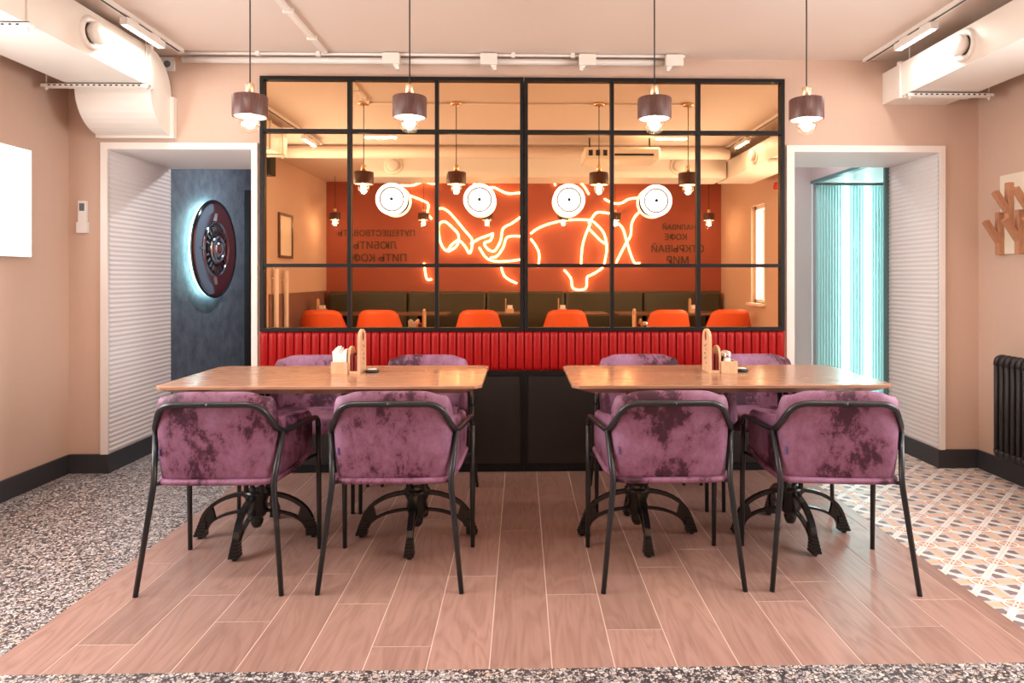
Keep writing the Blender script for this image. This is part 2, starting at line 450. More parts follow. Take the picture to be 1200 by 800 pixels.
# left passage: ribbed jamb, then the slate wall
p1 = struct('wall_passage_left', MB().box(L0-.12, L0-.001, YB+.12, YLJ, 0, 2.5).box(L1+.001, L1+.12, YB+.12, YLJ, 0, 2.5).box(L0-.12, L1+.12, YB+.12, YLJ, DT+.001, 2.6), M['rib'])
corrug_x(L0, YB, YLJ, .12, DT, 1).build('ribbed_jamb', M['rib'], p1)
corrug_x(L1, YB, YLJ, .12, DT, -1).build('ribbed_jamb', M['rib'], p1)
soffit(L0, L1, YB, YLJ, DT).build('ribbed_soffit', M['rib'], p1)
struct('baseboard_passage_left', MB().box(L0, L0+.012, YB, YLJ, 0, .117).box(-2.66, -2.645, YLJ, 6.75, 0, .12), M['base'])
struct('wall_slate', MB().box(-2.80, -2.66, YLJ, 7.0, 0, 2.6), M['slate'])
struct('wall_slate_end', MB().box(-2.80, -2.05, 6.95, 7.05, 0, 2.6), M['maroon'])
struct('wall_passage_end', MB().box(-2.05, -.6, 6.95, 7.05, 0, 2.6), M['bluegrey'])
struct('wall_passage_far', MB().box(-.7, -.6, YB+.12, 7.0, 0, 2.6), M['redwall'])
struct('ceiling_passage_left', MB().box(-2.80, -.6, YLJ, 7.05, 2.55, 2.62), M['slate'])
d1 = struct('door_1', MB().box(-2.66, -2.615, 6.62, 6.70, 0, 2.06).box(-2.66, -2.615, 6.70, 6.95, 2.0, 2.06), M['glass_dark'])
MB().box(-2.66, -2.64, 6.70, 6.95, 0, 2.0).build('door_leaf', M['redwall'], d1)
# right passage: ribbed jamb, opening with a lit fluted niche
p2 = struct('wall_passage_right', MB().box(R1+.001, R1+.12, YB+.12, YRJ, 0, 2.5).box(R0-.12, R0-.001, YB+.12, YRJ, 0, 2.5).box(R0-.12, R1+.12, YB+.12, YRJ, DT+.001, 2.6), M['rib'])
corrug_x(R1, YB, YRJ, .12, DT, -1).build('ribbed_jamb', M['rib'], p2)
corrug_x(R0, YB, YRJ, .12, DT, 1).build('ribbed_jamb', M['rib'], p2)
soffit(R0, R1, YB, YRJ, DT).build('ribbed_soffit', M['rib'], p2)
struct('baseboard_passage_right', MB().box(R1-.012, R1, YB, YRJ, 0, .117), M['base'])
struct('wall_corridor_end', MB().box(1.2, 2.66, 6.2, 6.3, 0, 2.62).box(1.2, 1.3, YB+.12, 6.2, 0, 2.6).box(2.66, 2.78, YRJ, 6.2, 2.09, 2.62), M['lav'])
struct('ceiling_passage_right', MB().box(1.2, 2.78, YRJ, 6.3, 2.55, 2.62), M['lav'])
nf = MB()
nf.box(2.65, 2.70, YRJ-.005, YRJ+.02, 0, 2.10).box(2.645, 2.70, YRJ, 6.19, 2.075, 2.10)
struct('trim_niche', nf, M['teal_frame'])
struct('wall_niche', MB().box(2.70, 4.2, 6.26, 6.36, 0, 2.3).box(3.95, 4.05, YRJ, 6.3, 0, 2.3).box(2.79, 4.0, YRJ-.12, YRJ-.02, 0, 2.3), M['white'])
struct('ceiling_niche', MB().box(2.70, 4.05, YRJ-.05, 6.36, 2.085, 2.2), M['white'])

fl = thing('fluted_screen', 'teal fluted light wall glowing behind the right-hand doorway', 'light wall', (2.70, 6.18, 0))
b = MB(); prof = []
n = 46; wfl = .026
for i in range(n):
    for k in range(6):
        a = PI*k/6; prof.append((i*wfl + wfl*(1-math.cos(a))/2, -.013*math.sin(a)))
prof.append((n*wfl, 0)); mm = len(prof)
b.add([(x, y, .02) for x, y in prof]+[(x, y, 2.06) for x, y in prof], [(i, i+1, mm+i+1, mm+i) for i in range(mm-1)], True)
b.box(0, n*wfl, .002, .02, .02, 2.06)
b.build('fluted_sheet', M['teal'], fl)
for x in (.255, .455, .86):
    MB().tube([(x, -.035, .04), (x, -.035, 2.05)], .013, 8).build('light_tube', M['cyan_led'], fl)

# ------------------------------------------------------------------ mirror screen, red padding, black panels
ms = thing('mirror_screen', 'large bronze mirror wall in a black steel grid above red padding', 'mirror', (0, 4.30, 0))
ZB, ZT = .884, 2.473
xs = [[-1.624, -1.073, -.529, .014], [.020, .572, 1.119, 1.664]]
zs = [ZB, 1.295, 2.134, ZT]
bw = .022
for cols in xs:
    fr = MB()
    x0, x1 = cols[0], cols[-1]
    fr.box(x0, x0+bw, -.025, .02, ZB, ZT).box(x1-bw, x1, -.025, .02, ZB, ZT).box(x0+bw, x1-bw, -.025, .02, ZB, ZB+bw).box(x0+bw, x1-bw, -.025, .02, ZT-bw, ZT)
    f = fr.build('outer_frame', M['black'], ms)
    for xm in cols[1:3]: MB().box(xm-bw/2, xm+bw/2, -.022, .02, ZB+bw, ZT-bw).build('glazing_bar', M['black'], f)
    for zm in zs[1:3]: MB().box(x0+bw, x1-bw, -.0215, .02, zm-bw/2, zm+bw/2).build('glazing_bar', M['black'], f)
    for i in range(3):
        for j in range(3):
            MB().box(cols[i]+.004, cols[i+1]-.004, .004, .012, zs[j]+.004, zs[j+1]-.004).build('mirror_pane', M['mirror'], ms)

rp = thing('padded_strip', 'bright red channel-tufted padded strip along the wall under the mirror', 'padding', (0, 4.30, 0))
MB().box(-1.63, 1.67, .0, .025, .634, .884).build('backing_board', M['red_vinyl'], rp)
NCH = 62; cw = 3.30/NCH
ch = MB(); prof = []
for k in range(9):
    a = PI*k/8; prof.append((-cw/2*math.cos(a)*.98, -.024*math.sin(a)**.7))
rows = [(.638, .35), (.648, .85), (.662, 1.), (.850, 1.), (.868, .9), (.880, .4)]
vs_ = [(x, y*s, z) for z, s in rows for x, y in prof]; k9 = 9
ch.add(vs_, [(i*k9+j, i*k9+j+1, (i+1)*k9+j+1, (i+1)*k9+j) for i in range(len(rows)-1) for j in range(8)], True)
chm = ch.mesh('padded_channel', M['red_vinyl'])
for i in range(NCH): link('padded_channel', chm, rp, (-1.63+cw*(i+.5), 0, 0))

bp = thing('base_cabinet', 'low black panelled base beneath the red padded strip', 'panelling', (0, 4.30, 0))
MB().box(-1.63, 1.67, .0, .025, 0, .634).build('carcass', M['panel'], bp)
for x0, x1 in ((-1.63, -.806), (-.806, .017), (.017, .843), (.843, 1.67)):
    q = MB(); w = .022
    q.box(x0+.002, x0+w, -.012, 0, .005, .63).box(x1-w, x1-.002, -.012, 0, .005, .63).box(x0+w, x1-w, -.012, 0, .005, .045).box(x0+w, x1-w, -.012, 0, .605, .63)
    fr = q.build('panel_frame', M['black'], bp)
    MB().box(x0+w+.006, x1-w-.006, -.005, 0, .052, .598).build('panel', M['panel'], fr)

# ------------------------------------------------------------------ round wall lamps on the mirror
disc_names = ['leftmost round white disc lamp on the bronze mirror', 'round white disc lamp on the mirror, second from the left', 'round white disc lamp on the mirror, third from the left', 'rightmost round white disc lamp on the bronze mirror']
wl0 = None
for i, (x, z) in enumerate(((-.799, 1.704), (-.258, 1.702), (.297, 1.702), (.840, 1.698))):
    if wl0 is None:
        w = wl0 = thing('wall_lamp', disc_names[0], 'lamp', (x, 4.30, z), 0, 'disc lamps on the mirror')
        MB().lathe([(.016, -.055), (.016, .003)], 16, axis='y').lathe([(.045, -.012), (.045, .003)], 20, axis='y').build('mount', M['white'], w)
        MB().lathe([(.001, -.066), (.086, -.066), (.086, -.050), (.001, -.050)], 40, axis='y').build('backing', M['groove'], w)
        MB().lathe([(.078, -.052), (.098, -.056), (.100, -.066), (.097, -.074), (.080, -.076), (.078, -.070)], 40, axis='y', cap=False).build('rim', M['disc'], w)
        MB().lathe([(.001, -.074), (.066, -.073), (.068, -.066), (.001, -.0665)], 40, axis='y').build('diffuser', M['disc'], w)
        MB().lathe([(.001, -.086), (.010, -.085), (.011, -.074)], 12, axis='y').build('centre_screw', M['iron'], w)
    else: dup(wl0, (x, 4.30, z), 0, disc_names[i])

# ------------------------------------------------------------------ pendants
BULB = (1, .86, .70)
def make_pendant(label, group, loc, power):
    p = thing('pendant_lamp', label, 'lamp', loc, 0, group)
    MB().lathe([(.0765, 0), (.078, .004), (.078, .094), (.074, .098), (.022, .098)], 36, (0,0,1.957), cap=False).lathe([(.0765, 0), (.068, .001), (.068, .086), (.0, .086)], 36, (0,0,1.957), cap=False).build('shade', M['walnut'], p)
    MB().lathe([(.067, .003), (.067, .085), (.001, .085)], 36, (0,0,1.957), cap=False).build('shade_lining', M['shade_in'], p)
    MB().lathe([(.0, 2.052), (.020, 2.054), (.020, 2.108), (.017, 2.112), (.0, 2.113)], 20).build('neck', M['brass'], p)
    MB().tube([(0, 0, 2.11), (0, 0, ZC-.02)], .0033, 6).build('cord', M['cord'], p)
    MB().lathe([(.0, ZC), (.045, ZC), (.045, ZC-.018), (.040, ZC-.022), (.0, ZC-.022)], 24).build('ceiling_rose', M['brass'], p)
    bl = [(.001, 1.884)] + [(.046*math.sin(a), 1.930-.046*math.cos(a)) for a in [PI*k/12 for k in range(1, 10)]] + [(.020, 1.985), (.016, 2.03)]
    bo = MB().lathe(bl, 24, cap=False).build('bulb', M['bulb_glass'], p)
    MB().lathe([(.001, 1.905), (.016, 1.910), (.026, 1.930), (.020, 1.955), (.008, 1.975), (.001, 1.98)], 14).build('filament', M['bulb'], bo)
    lt = point_light('pendant_light', (0, 0, 1.905), power, BULB, .02, p)
    return p
near = [(-1.248, 'pendant with dark wood shade hanging leftmost, by the left doorway'), (-.516, 'pendant with dark wood shade over the left table, nearer the middle'),
        (.621, 'pendant with dark wood shade over the right table, nearer the middle'), (1.336, 'pendant with dark wood shade hanging rightmost, by the right doorway')]
p0 = make_pendant(near[0][1], 'pendants over the velvet chairs', (near[0][0], 3.17, 0), 7)
for x, lab in near[1:]: dup(p0, (x, 3.17, 0), 0, lab)
ords = ['leftmost', 'second from left', 'third from left', 'third from right', 'second from right', 'rightmost']
for x, o_ in zip((-2.55, -1.34, -.47, .58, 1.30, 2.60), ords):
    d = dup(p0, (x, -.80, .05), 0, 'pendant over the rear tables, seen in the mirror, %s' % o_); d['group'] = 'pendants by the red wall'

# ------------------------------------------------------------------ velvet armchairs
def shell_plan(k):
    """half plan of the shell, from back centre (0) to arm front (1): point and outward normal"""
    pts = [Vector((0, -.188)), Vector((.06, -.188)), Vector((.12, -.186)), Vector((.150, -.185)), Vector((.17, -.183))]
    cxy = Vector((.17, -.127))
    for a in range(1, 9):
        an = PI/2*a/8; pts.append(cxy + Vector((math.sin(an)*.056, -math.cos(an)*.056)))
    pts += [Vector((.231, -.08)), Vector((.240, 0)), Vector((.249, .07)), Vector((.256, .14)), Vector((.259, .18)), Vector((.258, .20))]
    return pts
def smoothstep(a, b, x):
    t = max(0, min(1, (x-a)/(b-a))); return t*t*(3-2*t)
def make_chair(label, group):
    c = thing('velvet_armchair', label, 'chair', (0, 0, 0), 0, group)
    half = shell_plan(0)
    pts = [Vector((-p.x, p.y)) for p in reversed(half[1:])] + half
    n = len(pts); secs = []; TH = .05
    for i, p in enumerate(pts):
        a = pts[max(i-1, 0)]; b2 = pts[min(i+1, n-1)]; tn = (b2-a).normalized(); nr = Vector((tn.y, -tn.x))
        # outward normal points away from the seat centre
        if nr.dot(p - Vector((0, .05))) < 0: nr = -nr
        arm = smoothstep(-.168, -.112, p.y)
        front = smoothstep(.10, .20, p.y)
        top = .779*(1-arm) + (.652 - .024*smoothstep(-.08, .19, p.y))*arm
        top -= .022*smoothstep(.13, .205, abs(p.x))*(1-arm)
        bot = .418 + .030*smoothstep(-.02, .2, p.y)
        lean = .085*(1-arm) + .035*arm
        sec = []
        hgt = top-bot
        for (o, h) in ((-.030, -.004), (-.006, .0), (.0, .03), (.002, .35), (.0, .7), (-.004, .90), (-.014, .97), (-.025, 1.0), (-.037, .975), (-.046, .91), (-.05, .7), (-.052, .35), (-.054, .12)):
            z = bot + hgt*h
            off = o + lean*(z-.42)
            if front: off += 0
            sec.append(Vector((p.x+nr.x*off, p.y+nr.y*off, z)))
        secs.append(sec)
    m_ = len(secs[0]); sb = MB()
    sb.add([v for s in secs for v in s], [(i*m_+j, i*m_+j+1, (i+1)*m_+j+1, (i+1)*m_+j) for i in range(n-1) for j in range(m_-1)], True)
    # rounded arm fronts
    for e, dy in ((0, 1), (n-1, 1)):
        s = secs[e]; cen = sum(s, Vector())/m_
        r1 = [Vector((cen.x+(v.x-cen.x)*.75, v.y+.014, cen.z+(v.z-cen.z)*.95)) for v in s]
        o = len(sb.v)
        sb.add(list(s)+r1, [(j, j+1, m_+j+1, m_+j) for j in range(m_-1)] + [tuple(m_+j for j in range(m_))], True)
    ob = sb.build('backrest', M['velvet'], c)
    sub = ob.modifiers.new('sub', 'SUBSURF'); sub.levels = 1; sub.render_levels = 1
    # seat cushion
    q = MB(); N = 36; rings = []
    for z, s in ((.402, .88), (.408, .96), (.425, 1.), (.462, 1.), (.478, .97), (.486, .88), (.490, .6), (.491, .0)):
        ring = []
        for k in range(N):
            a = 2*PI*k/N; ca, sa = math.cos(a), math.sin(a); e = .45
            ring.append((.225*s*math.copysign(abs(ca)**e, ca), .02+.195*s*math.copysign(abs(sa)**e, sa), z))
        rings += ring
    nr_ = 8
    q.add(rings, [(i*N+k, i*N+(k+1)%N, (i+1)*N+(k+1)%N, (i+1)*N+k) for i in range(nr_-1) for k in range(N)] + [tuple(reversed(range(N)))], True)
    q.build('seat', M['velvet'], c)
    # rolled bottom edge round the shell
    pp = [(p.x*1.0, p.y+.0, .421 + .030*smoothstep(-.02, .2, p.y)) for p in pts]
    MB().tube(pp, .0125, 8).build('piping', M['velvet'], c)
    MB().box(-.212, -.208, -.190, -.166, .525, .553).build('label_tag', M['tag'], c)
    # steel tube: front leg, arm rail, back band
    TR = .0118
    half_path = [(.288, .222, 0), (.287, .205, .600), (.248, -.158, .608), (.188, -.228, .731), (0, -.234, .732)]
    fp = fillet(half_path, [0, .045, .05, .055, 0], 7)
    rail = fp + [Vector((-p.x, p.y, p.z)) for p in reversed(fp[:-1])]
    cut = next(i for i, p in enumerate(rail) if p.z > .55)
    for sgn in (1, -1):
        leg = [Vector((p.x*sgn, p.y, p.z)) for p in rail[:cut]]
        leg.append(Vector((rail[cut].x*sgn, rail[cut].y, rail[cut].z)))
        MB().tube([leg[0], leg[0]*.5+leg[1]*.5]+leg[1:], [TR*.85]+[TR]*len(leg), 8).build('front_leg', M['tube'], c)
        rl = fillet([(sgn*.277, -.235, 0), (sgn*.231, -.190, .418), (sgn*.249, -.142, .609)], .03, 4)
        MB().tube(rl, [TR*.85]+[TR]*(len(rl)-1), 8).build('rear_leg', M['tube'], c)
    MB().tube(rail[cut:len(rail)-cut], TR, 8).build('arm_rail', M['tube'], c)
    sf = MB()
    sf.tube([(-.20, -.10, .405), (.20, -.10, .405)], .008, 6)
    for sgn in (1, -1): sf.tube([(sgn*.231, -.188, .416), (sgn*.21, -.14, .408), (sgn*.21, -.10, .405), (sgn*.21, .15, .405), (sgn*.286, .208, .43)], .008, 6)
    sf.build('seat_frame', M['tube'], c)
    MB().lathe([(.0, -.2465), (.008, -.2455), (.008, -.2405)], 10, (0, -.002, .732), 'y').build('rail_bolt', M['tube'], c)
    return c
gc = 'plum velvet armchairs'
front = [(-1.197, 2.875, 0.0, 'plum velvet armchair with its back to us, at left table by the terrazzo'),
         (-.508, 2.878, .0, 'plum velvet armchair with its back to us, at left table nearest the middle'),
         (.592, 2.868, .01, 'pale lilac plum velvet armchair with its back to us, at right table nearest the middle'),
         (1.272, 2.842, -.09, 'plum velvet armchair with its back to us, at right table by the patterned tiles')]
c0 = make_chair(front[0][3], gc); c0.location = (front[0][0], front[0][1], 0)
for x, y, rz, lab in front[1:]: dup(c0, (x, y, 0), rz, lab)
for x, y, rz, lab in ((-1.165, 3.76, PI+.03, 'plum velvet armchair facing us behind the left table, on its left'), (-.538, 3.76, PI-.02, 'plum velvet armchair facing us behind the left table, on its right'),
                      (.680, 3.76, PI, 'plum velvet armchair facing us behind the right table, on its left'), (1.338, 3.76, PI+.02, 'plum velvet armchair facing us behind the right table, on its right')):
    dup(c0, (x, y, 0), rz, lab)

# ------------------------------------------------------------------ dining tables
def make_foot():
    """one arched cast-iron arm pointing to +x"""
    b = MB()
    def ribbon(path, w, h):
        b2 = []
        for i, p in enumerate(path):
            a = Vector(path[max(i-1, 0)]); d = Vector(path[min(i+1, len(path)-1)]); t_ = (d-a).normalized(); nn = Vector((-t_[2], 0, t_[0]))
            p = Vector(p)
            b2 += [p+nn*h/2+Vector((0, w/2, 0)), p+nn*h/2-Vector((0, w/2, 0)), p-nn*h/2-Vector((0, w/2, 0)), p-nn*h/2+Vector((0, w/2, 0))]
        m_ = len(path)
        b.add(b2, [(i*4+k, i*4+(k+1)%4, (i+1)*4+(k+1)%4, (i+1)*4+k) for i in range(m_-1) for k in range(4)] + [(3, 2, 1, 0), tuple((m_-1)*4+k for k in range(4))], False)
    up = [(.035+.222*math.sin(a), 0, .055+.152*math.cos(a)) for a in [PI/2*k/9*.97 for k in range(10)]]
    lo = [(.025+.205*math.sin(a), 0, .035+.092*math.cos(a)) for a in [PI/2*k/9*.93 for k in range(10)]]
    ribbon(up, .026, .017); ribbon(lo, .020, .011)
    # webs joining the two rails
    b.prism([(.19, .095), (.205, .15), (.235, .115), (.255, .055), (.225, .06)], -.008, .008, 'y')
    # ribbed hoof
    for k in range(5):
        z0 = .012+k*.0135; w = .030-.0022*k; xo = .262-.003*k
        b.box(xo-w, xo+w*.75, -w*.72, w*.72, z0, z0+.0105); b.box(xo-w*.85, xo+w*.6, -w*.6, w*.6, z0+.0105, z0+.0135)
    b.lathe([(.011, 0), (.012, .014)], 10, (.262, 0, 0))
    return b.mesh('foot', M['iron'])
FOOT = make_foot()
def make_table(label, x0, x1, y0, y1, peds):
    t = thing('dining_table', label, 'table', ((x0+x1)/2, (y0+y1)/2, 0), 0, 'wooden dining tables')
    hx, hy = (x1-x0)/2, (y1-y0)/2
    def oct_(ix, z, c=.03): return [(-hx+ix+c,-hy+ix,z),(hx-ix-c,-hy+ix,z),(hx-ix,-hy+ix+c,z),(hx-ix,hy-ix-c,z),(hx-ix-c,hy-ix,z),(-hx+ix+c,hy-ix,z),(-hx+ix,hy-ix-c,z),(-hx+ix,-hy+ix+c,z)]
    v = oct_(.003, .770)+oct_(0, .767)+oct_(0, .757)+oct_(.065, .728)
    MB().add(v, [tuple(range(8))]+[(i*8+k, i*8+(k+1)%8, (i+1)*8+(k+1)%8, (i+1)*8+k) for i in range(3) for k in range(8)]+[tuple(24+k for k in reversed(range(8)))]).build('tabletop', M['table'], t)
    for px in peds:
        ox, oy = px-(x0+x1)/2, 3.235-(y0+y1)/2
        h = MB()
        h.lathe([(.001, .045), (.018, .050), (.026, .065), (.030, .085), (.024, .092), (.040, .105), (.052, .13), (.046, .17), (.060, .205), (.060, .222), (.04, .23), (.001, .235)], 20)
        pd = h.build('pedestal', M['iron'], t, (ox, oy, 0))
        MB().box(-.20, .20, -.20, .20, .715, .7275).box(-.25, .25, -.02, .02, .69, .716).build('mount_plate', M['iron'], pd)
        col = MB().lathe([(.010, .20), (.016, .205), (.011, .22), (.011, .67), (.016, .69), (.010, .70)], 12).mesh('column', M['iron'])
        for sx in (-1, 1):
            for sy in (-1, 1): link('column', col, pd, (sx*.036, sy*.036, 0))
        for k in range(4): link('foot', FOOT, pd, (0, 0, 0), k*PI/2 + .02)
    return t
make_table('rectangular wooden table on two iron pedestals, standing on the left', -1.522, -.165, 2.845, 3.505, (-1.241, -.491))
make_table('rectangular wooden table on two iron pedestals, standing on the right', .212, 1.575, 2.835, 3.495, (.551, 1.285))

# ------------------------------------------------------------------ things on the tables
def arch(w, h, rise, y0=0):
    """upright board outline in (y,z): straight sides and a pointed round top"""
    p = [(y0, 0), (y0+w, 0), (y0+w, h-rise)]
    for k in range(1, 8):
        a = PI*k/8; p.append((y0+w/2+w/2*math.cos(a), h-rise+rise*math.sin(a)**.85))
    p.append((y0, h-rise)); return p
def organiser(label, x, s, y):
    """s=+1: box on the left of the tall board; mirrored for s=-1"""
    o = thing('table_organiser', label, 'organiser', (x, y, .7705))
    X = lambda a, b: tuple(sorted((s*a, s*b)))
    a, b = X(-.006, .006)
    tb = MB().prism(arch(.13, .205, .055), a, b, 'x').build('tall_board', M['holder'], o)
    xx = s*.0064
    g = MB().prism([(.065+.014*math.sin(2*PI*k/14)*(1 if k < 7 else 1), .170+.022*math.cos(2*PI*k/14)) for k in range(14)], *sorted((xx, xx+s*.0004)), 'x')
    g.build('drop_mark', M['redcard'], tb)
    w = MB()
    for k, zz in enumerate((.128, .120, .112, .104, .084, .076, .068, .060, .050, .040)):
        w.box(*sorted((xx, xx+s*.0004)), .050+.012*(k % 3), .064+.012*((k*2) % 3), zz, zz+.0045)
    w.build('engraved_marks', M['lettering'], tb)
    MB().prism(arch(.11, .125, .05, .01), *X(-.052, -.042), 'x').build('arch_board', M['holder'], o)
    MB().box(*X(-.042, -.006), 0, .125, 0, .012).build('base_board', M['holder'], o)
    bx = MB()
    bx.box(*X(-.128, -.052), .0, .007, 0, .055).box(*X(-.128, -.052), .093, .10, 0, .055).box(*X(-.128, -.121), .007, .093, 0, .055).box(*X(-.121, -.052), .007, .093, 0, .006)
    bx.build('box', M['holder'], o)
    return o
organiser('birch organiser with napkins beside a tall engraved board, on left table', -.757, 1, 3.195)
organiser('birch organiser with salt shaker beside a tall engraved board, on right table', .890, -1, 3.190)
for k in range(7):
    x = -.876+.0085*k
    o = MB().add([(0,0,0),(.006,0,0),(.006,.07,0),(0,.07,0),(-.006+.001*k,-.002,.095+.012*math.sin(k*1.3)),(.004+.001*k,-.002,.097+.012*math.sin(k*1.3)),(.002+.001*k,.066,.108+.01*math.sin(k)),(-.004+.001*k,.066,.108+.01*math.sin(k))],
             [(3,2,1,0),(4,5,6,7),(0,1,5,4),(1,2,6,5),(2,3,7,6),(3,0,4,7)]).build('paper_napkin', M['paper'], None, (x, 3.208, .7775))
    tag(o, 'folded white paper napkin in the birch box on left table', 'napkin', 'napkins in the birch box')
for nm, x, tb in (('left', -.781, 'left'), ('right', .914, 'right')):
    for k in range(2):
        o = MB().box(-.006, .006, 0, .10, 0, .078-.006*k).build('menu_card', M['redcard'], None, (x-.009+.018*k, 3.205, .783))
        tag(o, 'dark red card between the birch boards on %s table, nearer the %s board' % (tb, 'tall' if (k == 1) == (tb == 'left') else 'arched'), 'card', 'cards in %s organiser' % tb)
s = thing('salt_shaker', 'glass salt shaker with white salt and metal cap', 'shaker', (.976, 3.2175, .7775))
MB().lathe([(.001, 0), (.018, .001), (.019, .01), (.017, .055), (.014, .064)], 16).build('jar', M['paper'], s)
MB().lathe([(.0175, .064), (.0185, .070), (.017, .088), (.010, .094), (.001, .095)], 16).build('cap', M['chrome'], s)
s = thing('pepper_shaker', 'second small shaker in the birch box on right table', 'shaker', (.976, 3.2575, .7775))
MB().lathe([(.001, 0), (.018, .001), (.019, .01), (.017, .055), (.014, .064)], 16).build('jar', M['puck'], s)
MB().lathe([(.0175, .064), (.0185, .070), (.017, .088), (.010, .094), (.001, .095)], 16).build('cap', M['chrome'], s)
for x, lab in ((-.708, 'left'), (1.055, 'right')):
    p = thing('call_puck', 'small flat black round call button on %s table' % lab, 'call button', (x, 3.255, .7705))
    MB().lathe([(.030, 0), (.034, .004), (.033, .010), (.026, .013), (.001, .0135)], 24).build('puck_body', M['puck'], p)
    MB().lathe([(.024, .0137), (.022, .0165), (.001, .017)], 20).build('button', M['plastic'], p)

# ------------------------------------------------------------------ ducts, conduits, tracks, fittings
def strut(parent, x0, x1, y, z):
    b = MB(); b.box(x0, x1, y-.02, y-.017, z-.022, z+.0).box(x0, x1, y+.017, y+.02, z-.022, z).box(x0, x1, y-.02, y+.02, z-.004, z)
    st = b.build('strut', M['duct'], parent)
    h = MB(); k = x0+.04
    while k < x1-.04: h.box(k, k+.014, y-.0205, y-.0195, z-.016, z-.008); k += .032
    h.build('strut_slots', M['glass_dark'], st)
    for x in (x0+.02, x1-.02):
        MB().tube([(x, y, z-.04), (x, y, ZC)], .004, 6).lathe([(.009, z-.032), (.009, z-.022)], 6, (x, y, 0), smooth=False).build('rod', M['duct'], parent)
def valve(parent, x, y, z, sgn):
    v = MB().lathe([(.085, 0), (.085, sgn*.012), (.070, sgn*.018), (.055, sgn*.010), (.050, sgn*.002)], 28, (x, y, z), 'x', cap=False).build('air_valve', M['duct'], parent)
    MB().lathe([(.040, sgn*.004), (.054, sgn*.03), (.056, sgn*.044), (.050, sgn*.050), (.001, sgn*.052)], 28, (x, y, z), 'x').build('valve_disc', M['duct'], v)
    MB().lathe([(.056, sgn*.003), (.001, sgn*.004)], 20, (x, y, z), 'x', cap=False).build('valve_throat', M['glass_dark'], v)
dl = thing('air_duct', 'white rectangular duct with S-bend dropping to wall above left doorway', 'duct', (0, 0, 0))
DX0, DX1, DZ0, DZ1 = -2.62, -2.18, 2.34, 2.572
MB().box(DX0, DX1, 2.2, 4.06, DZ0, DZ1).build('duct_body', M['duct'], dl)
pr = [(4.06, DZ1)]
for k in range(1, 11):
    a = PI/2*k/10; pr.append((4.06+.245*math.sin(a), DZ1-.24*(1-math.cos(a))))
pr += [(4.31, 2.325), (4.31, 2.10)]
for k in range(0, 11):
    a = PI/2*(1-k/10); pr.append((4.06+.235*(1-math.cos(a))*1.0, 2.10+.24*(1-math.sin(a))))
eb = MB().prism(pr, DX0, DX1, 'x'); eb.build('bend', M['duct'], dl)
fl_ = MB(); fl_.box(DX0-.012, DX1+.012, 4.045, 4.075, DZ0-.012, DZ1+.012).build('flange', M['duct'], dl)
MB().box(DX0-.015, DX1+.022, 4.285, 4.328, 2.085, 2.34).build('flange', M['duct'], dl)
MB().box(DX0-.012, DX1+.012, 2.62, 2.65, DZ0-.012, DZ1+.012).build('flange', M['duct'], dl)
strut(dl, DX0-.14, DX1+.03, 4.0, DZ0-.002); strut(dl, DX0-.14, DX1+.03, 3.05, DZ0-.002); strut(dl, DX0-.14, DX1+.03, 2.35, DZ0-.002)
valve(dl, DX1, 3.50, 2.455, 1)
dr = thing('air_duct', 'white rectangular duct running into the wall above right doorway', 'duct', (0, 0, 0))
MB().box(2.316, 2.726, .6, 4.328, 2.326, 2.525).build('duct_body', M['duct'], dr)
MB().box(2.304, 2.738, 4.11, 4.14, 2.314, 2.537).build('flange', M['duct'], dr)
MB().box(2.304, 2.738, 2.6, 2.63, 2.314, 2.537).build('flange', M['duct'], dr)
strut(dr, 2.30, 2.82, 4.03, 2.322); strut(dr, 2.30, 2.82, 2.3, 2.322)
valve(dr, 2.316, 3.51, 2.43, -1); valve(dr, 2.316, 1.9, 2.43, -1)
# cross duct over the middle of the room (seen in the mirror)
dc = thing('air_duct', 'cream box duct with two round valves crossing the ceiling, seen in mirror', 'duct', (0, 0, 0))
MB().box(-1.75, 2.30, .50, 1.0, 2.335, ZC-.003).build('duct_body', M['duct'], dc)
for x in (-1.42, 1.77):
    v = MB().lathe([(.10, 0), (.10, .012), (.085, .02), (.06, .012)], 28, (x, 1.0, 2.46), 'y', cap=False).build('air_valve', M['duct'], dc)
    MB().lathe([(.06, .012), (.066, .04), (.05, .05), (.001, .052)], 28, (x, 1.0, 2.46), 'y').build('valve_disc', M['duct'], v)
o = MB().tube([(XL+.02, 1.42, 2.53), (2.2, 1.42, 2.53)], .062, 16).build('ceiling_pipe', M['ceiling']); tag(o, 'fat round pink ceiling pipe crossing the room, seen in mirror', 'pipe')

o = MB().tube([(-2.1, 4.285, 2.572), (1.02, 4.285, 2.572)], .020, 10).build('wall_pipe', M['trim']); tag(o, 'long white pipe along the top of the mirror wall', 'pipe')
cd = thing('cable_conduit', 'thin pale cable conduit running along ceiling above the mirror wall', 'conduit', (0, 0, 0))
MB().tube([(-2.1, 4.235, 2.597), (1.02, 4.235, 2.597)], .009, 8).build('conduit_tube', M['trim'], cd)
for x in (-1.62, -1.25, -.05, .32): MB().box(x-.012, x+.012, 4.222, 4.248, 2.583, ZC).build('clip', M['trim'], cd)
cd = thing('cable_conduit', 'pale cable conduit crossing the ceiling towards us between left pendants', 'conduit', (0, 0, 0))
MB().box(-1.22, -1.19, 3.23, 4.22, 2.59, ZC).build('conduit_tube', M['trim'], cd)
for y in (3.3, 3.55, 3.95): MB().box(-1.232, -1.178, y, y+.02, 2.586, ZC).build('clip', M['trim'], cd)
cd = thing('cable_conduit', 'thin cable running between the pendant roses on the ceiling', 'conduit', (0, 0, 0))
for a, b in ((-1.20, -.565), (-.467, .572), (.67, 1.288)): MB().tube([(a, 3.17, ZC-.008), (b, 3.17, ZC-.008)], .006, 6).build('cable', M['trim'], cd)
